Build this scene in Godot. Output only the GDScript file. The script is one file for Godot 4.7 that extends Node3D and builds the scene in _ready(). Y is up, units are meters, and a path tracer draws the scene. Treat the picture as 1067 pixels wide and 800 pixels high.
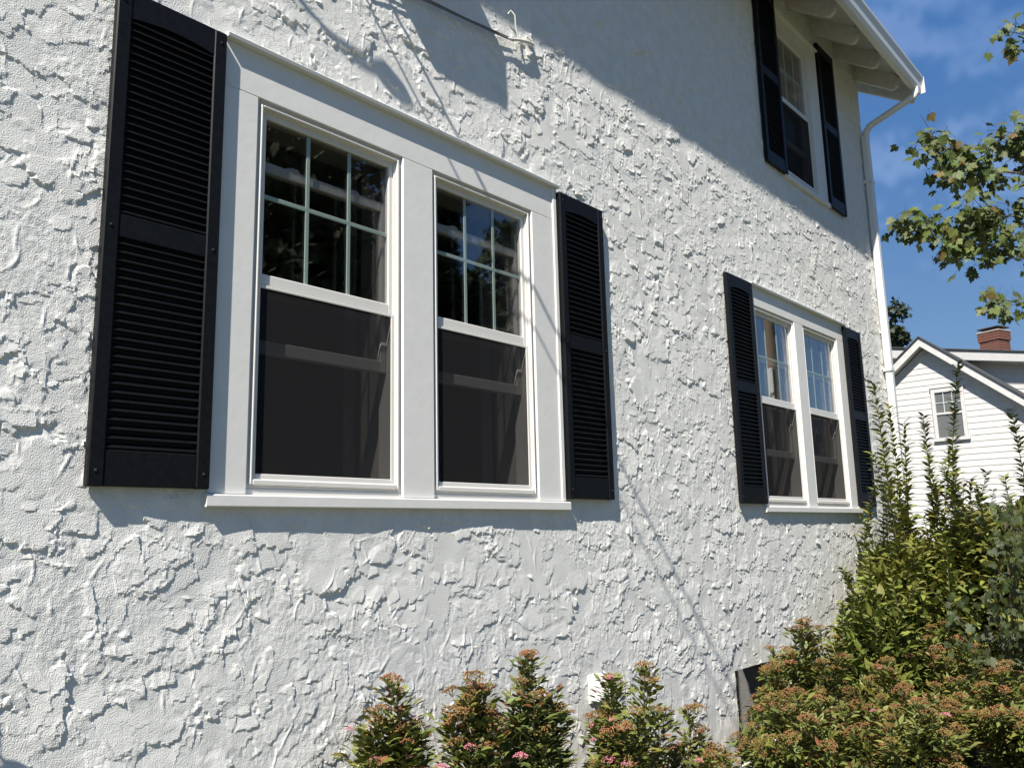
extends Node3D
# A rough-stuccoed white house seen along its sunny side wall: two double windows and one upper window with black
# louvred shutters, an open eave, shrubs along the wall, a clapboard neighbour and maple twigs against the sky.
# The stucco wall lies in z = 0, faces +z and runs along +x; the ground is y = 0.

const SUN := Vector3(2.6, -3.15, -1.0)
var M := {}
var rng := RandomNumberGenerator.new()

# ---------------------------------------------------------------- mesh builder
class MB:
	var v := PackedVector3Array()
	var n := PackedVector3Array()
	var c := PackedColorArray()
	var col := Color(1, 1, 1)
	func tri(a: Vector3, b: Vector3, d: Vector3, na: Vector3, nb: Vector3, nd: Vector3) -> void:
		if (b - a).cross(d - a).dot(na + nb + nd) > 0.0:
			v.append(a); v.append(d); v.append(b)
			n.append(na); n.append(nd); n.append(nb)
		else:
			v.append(a); v.append(b); v.append(d)
			n.append(na); n.append(nb); n.append(nd)
		c.append(col); c.append(col); c.append(col)
	func ftri(a: Vector3, b: Vector3, d: Vector3, out: Vector3) -> void:
		var m := (b - a).cross(d - a)
		if m.length_squared() < 1e-16:
			return
		m = m.normalized()
		if m.dot(out) < 0.0:
			m = -m
		tri(a, b, d, m, m, m)
	func quad(a: Vector3, b: Vector3, d: Vector3, e: Vector3, out: Vector3) -> void:
		ftri(a, b, d, out)
		ftri(a, d, e, out)
	func box(lo: Vector3, hi: Vector3, bev := 0.0, t := Transform3D()) -> void:
		var mid := (lo + hi) * 0.5
		var h := (hi - lo) * 0.5
		var b := minf(bev, minf(h.x, minf(h.y, h.z)) * 0.9)
		var ctr := t * mid
		for ax in 3:
			for s: float in [-1.0, 1.0]:
				var u := (ax + 1) % 3
				var w := (ax + 2) % 3
				var p := []
				for k in [[-1, -1], [1, -1], [1, 1], [-1, 1]]:
					var q := mid
					q[ax] += s * h[ax]
					q[u] += k[0] * (h[u] - b)
					q[w] += k[1] * (h[w] - b)
					p.append(t * q)
				quad(p[0], p[1], p[2], p[3], (p[0] + p[2]) * 0.5 - ctr)
				if b > 0.0:
					for s2: float in [-1.0, 1.0]:
						var a0 := mid; var a1 := mid; var b0 := mid; var b1 := mid
						a0[ax] += s * h[ax]; a0[u] += s2 * (h[u] - b); a0[w] -= h[w] - b
						a1[ax] += s * h[ax]; a1[u] += s2 * (h[u] - b); a1[w] += h[w] - b
						b0[ax] += s * (h[ax] - b); b0[u] += s2 * h[u]; b0[w] -= h[w] - b
						b1[ax] += s * (h[ax] - b); b1[u] += s2 * h[u]; b1[w] += h[w] - b
						quad(t * a0, t * a1, t * b1, t * b0, (t * a0 + t * b1) * 0.5 - ctr)
		if b > 0.0:
			for sx in [-1.0, 1.0]:
				for sy in [-1.0, 1.0]:
					for sz in [-1.0, 1.0]:
						var k := Vector3(sx, sy, sz)
						var p0 := mid + k * (h - Vector3(0, b, b))
						var p1 := mid + k * (h - Vector3(b, 0, b))
						var p2 := mid + k * (h - Vector3(b, b, 0))
						ftri(t * p0, t * p1, t * p2, t.basis * k)
	# profile given in a plane, pushed along an axis: pts are Vector3 at one end, d the push
	func prism(pts: Array, d: Vector3) -> void:
		var ctr := Vector3.ZERO
		for p in pts:
			ctr += p
		ctr = ctr / pts.size()
		for i in pts.size():
			var a: Vector3 = pts[i]
			var b: Vector3 = pts[(i + 1) % pts.size()]
			var e := b - a
			var nn := e.cross(d)
			if nn.dot((a + b) * 0.5 - ctr) < 0:
				nn = -nn
			quad(a, b, b + d, a + d, nn)
			ftri(ctr, a, b, -d)
			ftri(ctr + d, a + d, b + d, d)
	func tube(p: Array, r: Array, sides := 6) -> void:
		var prev := []
		var prevn := []
		var side := Vector3.ZERO
		for i in p.size():
			var dir: Vector3 = (p[mini(i + 1, p.size() - 1)] - p[maxi(i - 1, 0)]).normalized()
			if i == 0:
				side = dir.cross(Vector3(0.31, 0.2, 0.93)).normalized()
			side = (side - dir * side.dot(dir)).normalized()
			var up := dir.cross(side)
			var ring := []
			var rn := []
			for k in sides:
				var a := TAU * k / sides
				var nn := side * cos(a) + up * sin(a)
				rn.append(nn)
				ring.append(p[i] + nn * r[i])
			if i > 0:
				for k in sides:
					var k2 := (k + 1) % sides
					tri(prev[k], prev[k2], ring[k2], prevn[k], prevn[k2], rn[k2])
					tri(prev[k], ring[k2], ring[k], prevn[k], rn[k2], rn[k])
			else:
				for k in range(1, sides - 1):
					ftri(ring[0], ring[k], ring[k + 1], -dir)
			if i == p.size() - 1:
				for k in range(1, sides - 1):
					ftri(ring[0], ring[k], ring[k + 1], dir)
			prev = ring
			prevn = rn
	func blob(at: Vector3, r: Vector3) -> void:   # a small faceted lump
		var p := [Vector3(1, 0, 0), Vector3(0, 0, 1), Vector3(-1, 0, 0), Vector3(0, 0, -1)]
		for k in 4:
			var a: Vector3 = p[k]
			var b: Vector3 = p[(k + 1) % 4]
			for u in [Vector3.UP, Vector3.DOWN]:
				tri(at + a * r, at + b * r, at + u * r, a, b, u)
	func mesh(colored := false) -> ArrayMesh:
		var arr := []
		arr.resize(Mesh.ARRAY_MAX)
		arr[Mesh.ARRAY_VERTEX] = v
		arr[Mesh.ARRAY_NORMAL] = n
		if colored:
			arr[Mesh.ARRAY_COLOR] = c
		var m := ArrayMesh.new()
		m.add_surface_from_arrays(Mesh.PRIMITIVE_TRIANGLES, arr)
		return m

func put(called: String, mesh: Mesh, mat: Material, parent: Node = self) -> MeshInstance3D:
	var o := MeshInstance3D.new()
	o.name = called
	o.mesh = mesh
	o.material_override = mat
	parent.add_child(o, true)
	return o
func add(called: String, b: MB, mat: Material, parent: Node = self) -> MeshInstance3D:
	return put(called, b.mesh(), mat, parent)
func slab(called: String, lo: Vector3, hi: Vector3, mat: Material, parent: Node, bev := 0.003) -> MeshInstance3D:
	var b := MB.new()
	b.box(lo, hi, bev)
	return add(called, b, mat, parent)
func tag(o: Node, label: String, category: String, group := "", kind := "") -> Node:
	if label:
		o.set_meta("label", label)
	if category:
		o.set_meta("category", category)
	if group:
		o.set_meta("group", group)
	if kind:
		o.set_meta("kind", kind)
	return o
var taken := {}
func thing(called: String, label: String, category: String, at := Vector3.ZERO, group := "") -> Node3D:
	var o := Node3D.new()
	taken[called] = taken.get(called, -1) + 1
	o.name = called if taken[called] == 0 else "%s_%03d" % [called, taken[called]]
	add_child(o)
	o.position = at
	tag(o, label, category, group)
	return o
func part(called: String, parent: Node) -> Node3D:
	var o := Node3D.new()
	o.name = called
	parent.add_child(o, true)
	return o
func multi(called: String, mesh: Mesh, mat: Material, xf: Array, cols: Array, parent: Node) -> MultiMeshInstance3D:
	var mm := MultiMesh.new()
	mm.transform_format = MultiMesh.TRANSFORM_3D
	mm.use_colors = true
	mm.mesh = mesh
	mm.instance_count = xf.size()
	for i in xf.size():
		mm.set_instance_transform(i, xf[i])
		mm.set_instance_color(i, cols[i])
	var o := MultiMeshInstance3D.new()
	o.name = called
	o.multimesh = mm
	o.material_override = mat
	parent.add_child(o, true)
	o.set_meta("kind", "stuff")
	return o

# ---------------------------------------------------------------- materials
func lin(r: float, g: float, b: float) -> Color:
	return Color(r, g, b).linear_to_srgb()
func noise_tex(freq: float, lo: Color, hi: Color, seed_ := 1, oct := 4, size := 512) -> NoiseTexture2D:
	var f := FastNoiseLite.new()
	f.seed = seed_
	f.frequency = freq
	f.fractal_octaves = oct
	var t := NoiseTexture2D.new()
	t.width = size
	t.height = size
	t.seamless = true
	t.noise = f
	var g := Gradient.new()
	g.set_color(0, lo)
	g.set_color(1, hi)
	t.color_ramp = g
	return t
func mat(called: String, col: Color, rough := 0.6) -> StandardMaterial3D:
	var m := StandardMaterial3D.new()
	m.resource_name = called
	m.albedo_color = col
	m.roughness = rough
	M[called] = m
	return m
func world_tex(m: StandardMaterial3D, tex: Texture2D, scale: Vector3) -> void:
	m.albedo_texture = tex
	m.uv1_triplanar = true
	m.uv1_world_triplanar = true
	m.uv1_scale = scale
func relief(m: StandardMaterial3D, tex: Texture2D, cm: float) -> void:
	m.heightmap_enabled = true
	m.heightmap_texture = tex
	m.heightmap_scale = cm

func make_materials() -> void:
	var grain := noise_tex(0.27, Color.BLACK, Color.WHITE, 5, 3, 1024)
	var m := mat("stucco", Color.WHITE, 0.85)
	world_tex(m, noise_tex(0.012, lin(0.64, 0.64, 0.615), lin(0.77, 0.77, 0.74), 3, 6, 1024), Vector3(0.7, 0.7, 0.7))
	relief(m, grain, 0.19)
	m = mat("stucco_plain", lin(0.72, 0.72, 0.71), 0.9)
	m = mat("painted_wood", Color.WHITE, 0.5)
	world_tex(m, noise_tex(0.01, lin(0.685, 0.68, 0.655), lin(0.73, 0.725, 0.70), 8, 5), Vector3(1.2, 1.2, 1.2))
	relief(m, noise_tex(0.03, Color.BLACK, Color.WHITE, 12, 5), 0.03)
	m = mat("vinyl", lin(0.66, 0.645, 0.61), 0.32)
	m = mat("gutter_metal", lin(0.74, 0.74, 0.72), 0.4)
	m = mat("soffit_paint", Color.WHITE, 0.7)
	world_tex(m, noise_tex(0.02, lin(0.58, 0.56, 0.52), lin(0.72, 0.71, 0.68), 9, 5), Vector3(1, 1, 1))
	m = mat("shutter_black", Color.WHITE, 0.48)
	world_tex(m, noise_tex(0.03, lin(0.0035, 0.0042, 0.0055), lin(0.0085, 0.009, 0.010), 15, 5), Vector3(2, 2, 2))
	m.metallic_specular = 0.3
	m = mat("screw", lin(0.03, 0.03, 0.035), 0.2)
	m = mat("glass", Color(0.0, 0.0, 0.0, 0.09), 0.0)
	m.transparency = BaseMaterial3D.TRANSPARENCY_ALPHA
	m.metallic_specular = 0.5
	m = mat("grille", lin(0.46, 0.58, 0.52), 0.5)
	m = mat("screen", Color(0.18, 0.18, 0.185, 0.50), 0.9)
	m.metallic_specular = 0.05
	m.transparency = BaseMaterial3D.TRANSPARENCY_ALPHA
	m = mat("room", lin(0.30, 0.29, 0.27), 0.95)
	m = mat("lining", lin(0.40, 0.38, 0.35), 0.7)
	m = mat("room_floor", lin(0.11, 0.075, 0.05), 0.6)
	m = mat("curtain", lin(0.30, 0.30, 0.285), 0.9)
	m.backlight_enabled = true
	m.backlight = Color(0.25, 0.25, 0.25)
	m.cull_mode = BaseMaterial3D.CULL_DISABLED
	m = mat("shingle", Color.WHITE, 0.9)
	world_tex(m, noise_tex(0.05, lin(0.03, 0.03, 0.032), lin(0.09, 0.088, 0.085), 21, 4), Vector3(2, 2, 2))
	m = mat("cable_black", lin(0.14, 0.14, 0.14), 0.6)
	m = mat("ac_metal", lin(0.5, 0.5, 0.47), 0.5)
	m = mat("dark_metal", lin(0.05, 0.05, 0.052), 0.5)
	m = mat("clapboard", Color.WHITE, 0.55)
	world_tex(m, noise_tex(0.02, lin(0.50, 0.495, 0.485), lin(0.60, 0.595, 0.585), 31, 4), Vector3(0.6, 0.6, 0.6))
	m = mat("brick", Color.WHITE, 0.9)
	world_tex(m, noise_tex(0.04, lin(0.11, 0.042, 0.03), lin(0.22, 0.10, 0.07), 33, 3), Vector3(2.2, 2.2, 2.2))
	m = mat("mortar", lin(0.30, 0.26, 0.22), 0.95)
	m = mat("blind", lin(0.20, 0.21, 0.21), 0.8)
	m = mat("grass", Color.WHITE, 0.95)
	world_tex(m, noise_tex(0.03, lin(0.05, 0.055, 0.025), lin(0.12, 0.11, 0.055), 41, 6), Vector3(0.3, 0.3, 0.3))
	m = mat("bark", Color.WHITE, 0.95)
	world_tex(m, noise_tex(0.03, lin(0.05, 0.035, 0.025), lin(0.16, 0.12, 0.09), 43, 4), Vector3(4, 4, 4))
	m = mat("twig", lin(0.075, 0.055, 0.035), 0.8)
	m = mat("green_stem", lin(0.10, 0.11, 0.04), 0.7)
	for k in [["leaf", 0.58, 0.45], ["thick_leaf", 0.6, 0.3]]:
		m = mat(k[0], Color.WHITE, k[1])
		m.vertex_color_use_as_albedo = true
		m.backlight_enabled = true
		m.backlight = Color(k[2], k[2], k[2] * 0.7)
		m.cull_mode = BaseMaterial3D.CULL_DISABLED
	m = mat("seed_brown", Color.WHITE, 0.95)
	m.vertex_color_use_as_albedo = true
	m = mat("pole_wood", lin(0.20, 0.15, 0.11), 0.9)

# ---------------------------------------------------------------- stucco
func stucco_wall(parent: Node, holes: Array, rims: Array) -> void:
	var xs := PackedFloat32Array()
	var ys := PackedFloat32Array()
	var x := -1.5
	while x < 0.6:
		xs.append(x); x += 0.09
	while x < 2.4:
		xs.append(x); x += 0.0043
	while x < 4.2:
		xs.append(x); x += 0.0060
	while x < 8.36:
		xs.append(x); x += 0.0095
	xs.append(8.36)
	var y := 0.0
	while y < 0.4:
		ys.append(y); y += 0.05
	while y < 4.45:
		ys.append(y); y += 0.0054
	while y < 6.24:
		ys.append(y); y += 0.0095
	ys.append(6.24)
	var nx := xs.size()
	var ny := ys.size()
	var wave := FastNoiseLite.new(); wave.seed = 2; wave.frequency = 2.2; wave.fractal_octaves = 3
	var ragged := FastNoiseLite.new(); ragged.seed = 4; ragged.frequency = 16.0; ragged.fractal_octaves = 3
	var fine := FastNoiseLite.new(); fine.seed = 6; fine.frequency = 42.0; fine.fractal_octaves = 2
	var ridge := FastNoiseLite.new(); ridge.seed = 8; ridge.frequency = 9.0; ridge.fractal_type = FastNoiseLite.FRACTAL_RIDGED; ridge.fractal_octaves = 3
	var zone := FastNoiseLite.new(); zone.seed = 10; zone.frequency = 1.6; zone.fractal_octaves = 2
	var H := PackedFloat32Array()
	H.resize(nx * ny)
	for j in ny:
		for i in nx:
			H[j * nx + i] = 0.004 * wave.get_noise_2d(xs[i], ys[j])
	var r := RandomNumberGenerator.new()
	r.seed = 77
	# dabs pressed on with a trowel: each smears over what lies under it, feathered where it starts, thick and broken off where it ends
	var count := 8800
	for k in count:
		var cx := r.randf_range(0.45, 8.4)
		var cy := r.randf_range(0.3, 6.2)
		var grow := pow(r.randf(), 1.5)
		var a := lerpf(0.030, 0.15, grow) * r.randf_range(0.75, 1.2)
		var b := lerpf(0.022, 0.10, grow) * r.randf_range(0.7, 1.2)
		if k > count * 0.68:
			a *= 0.45
			b *= 0.5
		var turn := r.randfn(0.0, 0.40) + (PI * 0.5 if r.randf() < 0.22 else 0.0)
		var thick := r.randf_range(0.0012, 0.0048)
		if r.randf() < 0.10:
			thick *= 1.9
		var lip := r.randf_range(0.03, 0.09)
		var reach := maxf(a, b) * 1.5
		var i0 := xs.bsearch(cx - reach)
		var i1 := mini(xs.bsearch(cx + reach), nx)
		var j0 := ys.bsearch(cy - reach)
		var j1 := mini(ys.bsearch(cy + reach), ny)
		var ct := cos(turn)
		var sn := sin(turn)
		var side := r.randf_range(-0.5, 0.8)
		var off := r.randf() * 50.0
		var mean := 0.0
		for q in [[0.0, 0.0], [0.6, 0.0], [-0.6, 0.0], [0.0, 0.6], [0.0, -0.6]]:
			mean += H[clampi(ys.bsearch(cy + q[1] * b), 0, ny - 1) * nx + clampi(xs.bsearch(cx + q[0] * a), 0, nx - 1)] * 0.2
		mean = clampf(mean * 0.72, -0.004, 0.006)
		var tx := r.randfn(0.0, 0.0010)
		var ty := r.randfn(0.0, 0.0010)
		for j in range(j0, j1):
			for i in range(i0, i1):
				var dx := xs[i] - cx
				var dy := ys[j] - cy
				var u := (dx * ct + dy * sn) / a
				var w := (-dx * sn + dy * ct) / b
				var d := maxf(absf(u), absf(w)) * 0.80 + (absf(u) + absf(w)) * 0.16
				if d > 1.45:
					continue
				d += ragged.get_noise_2d(xs[i] + off, ys[j]) * 0.36
				if d >= 1.0:
					continue
				var run := clampf(0.5 - 0.55 * w + side * 0.45 * u, 0.0, 1.0)
				var soft := lerpf(0.85, lip, run)
				var cover := clampf((1.0 - d) / soft, 0.0, 1.0)
				var h := mean + tx * u + ty * w + thick * run
				var p := j * nx + i
				H[p] = lerpf(H[p], maxf(h, H[p] - 0.003), cover)
	# torn edges: the coat rises slowly from above or from the left and breaks off sharply below or to the right
	for k in 7200:
		var cx := r.randf_range(0.5, 8.35)
		var cy := r.randf_range(0.3, 6.2)
		if zone.get_noise_2d(cx * 1.3 + 7.0, cy * 1.3) < r.randf_range(-0.45, 0.22):
			continue      # calmer stretches, trowelled flat
		var len := lerpf(0.018, 0.105, pow(r.randf(), 1.4))
		var an := r.randfn(-0.15, 0.35)
		var pick := r.randf()
		if pick < 0.38:
			an = r.randfn(PI * 0.5, 0.3)
		elif pick < 0.58:
			an = r.randfn(PI * 0.25, 0.3)
		var high := r.randf_range(0.0012, 0.0042) * lerpf(0.75, 1.35, len / 0.105)
		var fall := r.randf_range(0.008, 0.03)
		var off := r.randf() * 50.0
		var box := len + 0.05
		var i0 := xs.bsearch(cx - box)
		var i1 := mini(xs.bsearch(cx + box), nx)
		var j0 := ys.bsearch(cy - box)
		var j1 := mini(ys.bsearch(cy + box), ny)
		var ct := cos(an)
		var sn := sin(an)
		for j in range(j0, j1):
			for i in range(i0, i1):
				var dx := xs[i] - cx
				var dy := ys[j] - cy
				var u := dx * ct + dy * sn
				if absf(u) >= len:
					continue
				var w := -dx * sn + dy * ct + 0.022 * ragged.get_noise_2d(u * 1.7 + off, off)
				if w < 0.0 or w > 0.05:
					continue
				var e := u / len
				H[j * nx + i] += high * exp(-w / fall) * minf(w / 0.0035, 1.0) * (1.0 - e * e)
	# thin ridges left along the trowel's edge
	for k in 1700:
		var cx := r.randf_range(0.5, 8.3)
		var cy := r.randf_range(0.4, 4.6)
		var len := r.randf_range(0.02, 0.075)
		var an := r.randfn(PI * 0.5, 0.35) if r.randf() < 0.7 else r.randf() * PI
		var high := r.randf_range(0.0012, 0.0038)
		var wide := r.randf_range(0.0032, 0.006)
		var i0 := xs.bsearch(cx - len)
		var i1 := mini(xs.bsearch(cx + len), nx)
		var j0 := ys.bsearch(cy - len)
		var j1 := mini(ys.bsearch(cy + len), ny)
		var ct := cos(an)
		var sn := sin(an)
		var curl := r.randfn(0.0, 3.0)
		for j in range(j0, j1):
			for i in range(i0, i1):
				var dx := xs[i] - cx
				var dy := ys[j] - cy
				var u := dx * ct + dy * sn
				var w := -dx * sn + dy * ct + curl * u * u
				if absf(u) > len or absf(w) > wide * 2.5:
					continue
				H[j * nx + i] += high * exp(-w * w / (wide * wide)) * (1.0 - absf(u) / len)
	for j in ny:
		for i in nx:
			var px := xs[i]
			var py := ys[j]
			var z := zone.get_noise_2d(px, py)
			var rough := clampf(0.45 + 1.8 * z, 0.12, 1.0)
			var h := H[j * nx + i]
			h += 0.0008 * rough * fine.get_noise_2d(px, py)
			h += 0.0022 * maxf(rough - 0.5, 0.0) * maxf(ridge.get_noise_2d(px * 1.6, py), 0.0)
			for q in rims:
				var d := maxf(maxf(q[0] - px, px - q[1]), maxf(q[2] - py, py - q[3]))
				if d < 0.025:
					h = lerpf(minf(h, 0.004), h, clampf(d / 0.025, 0.0, 1.0))
			H[j * nx + i] = h
	var V := PackedVector3Array(); V.resize(nx * ny)
	for j in ny:
		for i in nx:
			V[j * nx + i] = Vector3(xs[i], ys[j], H[j * nx + i])
	var I := PackedInt32Array()
	for j in ny - 1:
		var row := []
		for q in holes:
			if ys[j] > q[2] and ys[j + 1] < q[3]:
				row.append(q)
		for i in nx - 1:
			var skip := false
			for q in row:
				if xs[i] > q[0] and xs[i + 1] < q[1]:
					skip = true
			if skip:
				continue
			var p := j * nx + i
			I.append(p); I.append(p + nx); I.append(p + 1)
			I.append(p + 1); I.append(p + nx); I.append(p + nx + 1)
	var arr := []
	arr.resize(Mesh.ARRAY_MAX)
	arr[Mesh.ARRAY_VERTEX] = V
	arr[Mesh.ARRAY_INDEX] = I
	var m := ArrayMesh.new()
	m.add_surface_from_arrays(Mesh.PRIMITIVE_TRIANGLES, arr)
	tag(put("wall", m, M.stucco, parent), "white rough trowelled stucco side wall", "")

# ---------------------------------------------------------------- windows and shutters
func frame4(called: String, x0: float, x1: float, y0: float, y1: float, w: Array, z0: float, z1: float, m: Material, parent: Node, bev := 0.002) -> void:
	# w: left, right, bottom, top widths; one mesh, mitre-free butted members
	var b := MB.new()
	b.box(Vector3(x0, y0, z0), Vector3(x0 + w[0], y1, z1), bev)
	b.box(Vector3(x1 - w[1], y0, z0), Vector3(x1, y1, z1), bev)
	b.box(Vector3(x0 + w[0] - 0.0005, y0, z0 + 0.0004), Vector3(x1 - w[1] + 0.0005, y0 + w[2], z1 - 0.0004), bev)
	b.box(Vector3(x0 + w[0] - 0.0005, y1 - w[3], z0 + 0.0004), Vector3(x1 - w[1] + 0.0005, y1, z1 - 0.0004), bev)
	add(called, b, m, parent)
func hung_window(u: Node, x0: float, x1: float, y0: float, y1: float, raised: float) -> void:
	var meet := y0 + (y1 - y0) * 0.513
	# frame: recessed channel, proud bead, deep jamb
	frame4("frame", x0 - 0.004, x1 + 0.004, y0 - 0.004, y1 + 0.004, [0.02, 0.02, 0.02, 0.02], -0.10, -0.005, M.vinyl, u)
	frame4("bead", x0 + 0.015, x1 - 0.015, y0 + 0.016, y1 - 0.015, [0.011, 0.011, 0.02, 0.011], -0.10, 0.007, M.vinyl, u, 0.004)
	frame4("jamb", x0 + 0.0245, x1 - 0.0245, y0 + 0.034, y1 - 0.0245, [0.008, 0.008, 0.012, 0.006], -0.102, -0.010, M.vinyl, u, 0.001)
	# upper sash, outside track
	var ax := x0 + 0.030
	var bx := x1 - 0.030
	var top := y1 - 0.028
	frame4("upper_sash", ax, bx, meet, top, [0.024, 0.024, 0.042, 0.024], -0.046, -0.017, M.vinyl, u, 0.003)
	var gx0 := ax + 0.022
	var gx1 := bx - 0.022
	var gy0 := meet + 0.040
	var gy1 := top - 0.022
	slab("pane", Vector3(gx0, gy0, -0.0265), Vector3(gx1, gy1, -0.0245), M.glass, u, 0.0)
	slab("pane", Vector3(gx0, gy0, -0.0400), Vector3(gx1, gy1, -0.0380), M.glass, u, 0.0)
	for k in [1, 2]:
		var mx := lerpf(gx0, gx1, k / 3.0)
		slab("muntin", Vector3(mx - 0.009, gy0, -0.0365), Vector3(mx + 0.009, gy1, -0.0300), M.grille, u, 0.0025)
	var my := (gy0 + gy1) * 0.5
	slab("muntin", Vector3(gx0, my - 0.009, -0.0362), Vector3(gx1, my + 0.009, -0.0303), M.grille, u, 0.0025)
	# lower sash, inside track, pushed up
	var lx := x0 + 0.034
	var rx := x1 - 0.034
	var ly := y0 + 0.045 + raised
	var hy := ly + (meet - y0)
	frame4("lower_sash", lx, rx, ly, hy, [0.030, 0.030, 0.048, 0.040], -0.088, -0.054, M.vinyl, u, 0.003)
	slab("pane", Vector3(lx + 0.028, ly + 0.046, -0.073), Vector3(rx - 0.028, hy - 0.038, -0.069), M.glass, u, 0.0)
	for k: float in [0.27, 0.73]:
		var kx := lerpf(lx, rx, k)
		var b := MB.new()
		b.box(Vector3(kx - 0.030, hy, -0.084), Vector3(kx + 0.030, hy + 0.010, -0.060), 0.003)
		b.box(Vector3(kx - 0.008, hy + 0.009, -0.080), Vector3(kx + 0.028, hy + 0.019, -0.066), 0.003)
		add("sash_lock", b, M.vinyl, u)
	# half screen in front of the lower opening
	frame4("screen_frame", x0 + 0.032, x1 - 0.032, y0 + 0.042, meet - 0.001, [0.013, 0.013, 0.014, 0.012], -0.016, -0.0095, M.vinyl, u, 0.002)
	slab("screen", Vector3(x0 + 0.040, y0 + 0.052, -0.0135), Vector3(x1 - 0.040, meet - 0.006, -0.0130), M.screen, u, 0.0)
	# lining of the opening through the wall
	frame4("lining", x0 - 0.015, x1 + 0.015, y0 - 0.015, y1 + 0.015, [0.02, 0.02, 0.02, 0.02], -0.26, -0.103, M.lining, u, 0.0)

func window_unit(parent: Node, called: String, label: String, c0: float, c1: float, wins: Array, y0: float, y1: float, cap: float, sill_top: float, sill_bot: float, raised: float) -> Node3D:
	var u := part(called, parent)
	u.set_meta("label", label)
	var zc := 0.012
	var zb := -0.05
	slab("side_casing", Vector3(c0, sill_top, zb), Vector3(wins[0][0], y1, zc), M.painted_wood, u)
	slab("side_casing", Vector3(wins[-1][1], sill_top, zb), Vector3(c1, y1, zc), M.painted_wood, u)
	slab("head_casing", Vector3(c0, y1 + 0.0006, zb), Vector3(c1, cap - 0.012, zc - 0.0008), M.painted_wood, u)
	slab("edge_strip", Vector3(c1 - 0.030, sill_top, zc - 0.01), Vector3(c1 - 0.002, cap - 0.014, zc + 0.007), M.painted_wood, u)
	for k in wins.size() - 1:
		slab("mullion_casing", Vector3(wins[k][1], sill_top, zb), Vector3(wins[k + 1][0], y1, zc), M.painted_wood, u)
	var b := MB.new()
	var xl := c0 - 0.004
	b.prism([Vector3(xl, cap - 0.014, -0.03), Vector3(xl, cap - 0.014, zc + 0.026), Vector3(xl, cap - 0.002, zc + 0.029), Vector3(xl, cap + 0.001, zc + 0.027), Vector3(xl, cap + 0.008, -0.03)], Vector3(c1 - c0 + 0.010, 0, 0))
	add("drip_cap", b, M.gutter_metal, u)
	b = MB.new()
	b.prism([Vector3(c0 - 0.012, sill_bot, -0.05), Vector3(c0 - 0.012, sill_bot, 0.029), Vector3(c0 - 0.012, sill_bot + 0.004, 0.032), Vector3(c0 - 0.012, sill_top - 0.007, 0.032), Vector3(c0 - 0.012, sill_top - 0.003, 0.029), Vector3(c0 - 0.012, sill_top + 0.004, -0.05)], Vector3(c1 - c0 + 0.030, 0, 0))
	add("sill", b, M.painted_wood, u)
	for w in wins:
		hung_window(u, w[0], w[1], y0, y1, raised)
		slab("apron_strip", Vector3(w[0] + 0.001, sill_top - 0.01, -0.05), Vector3(w[1] - 0.001, y0 + 0.004, -0.002), M.vinyl, u, 0.002)
	return u

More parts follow.
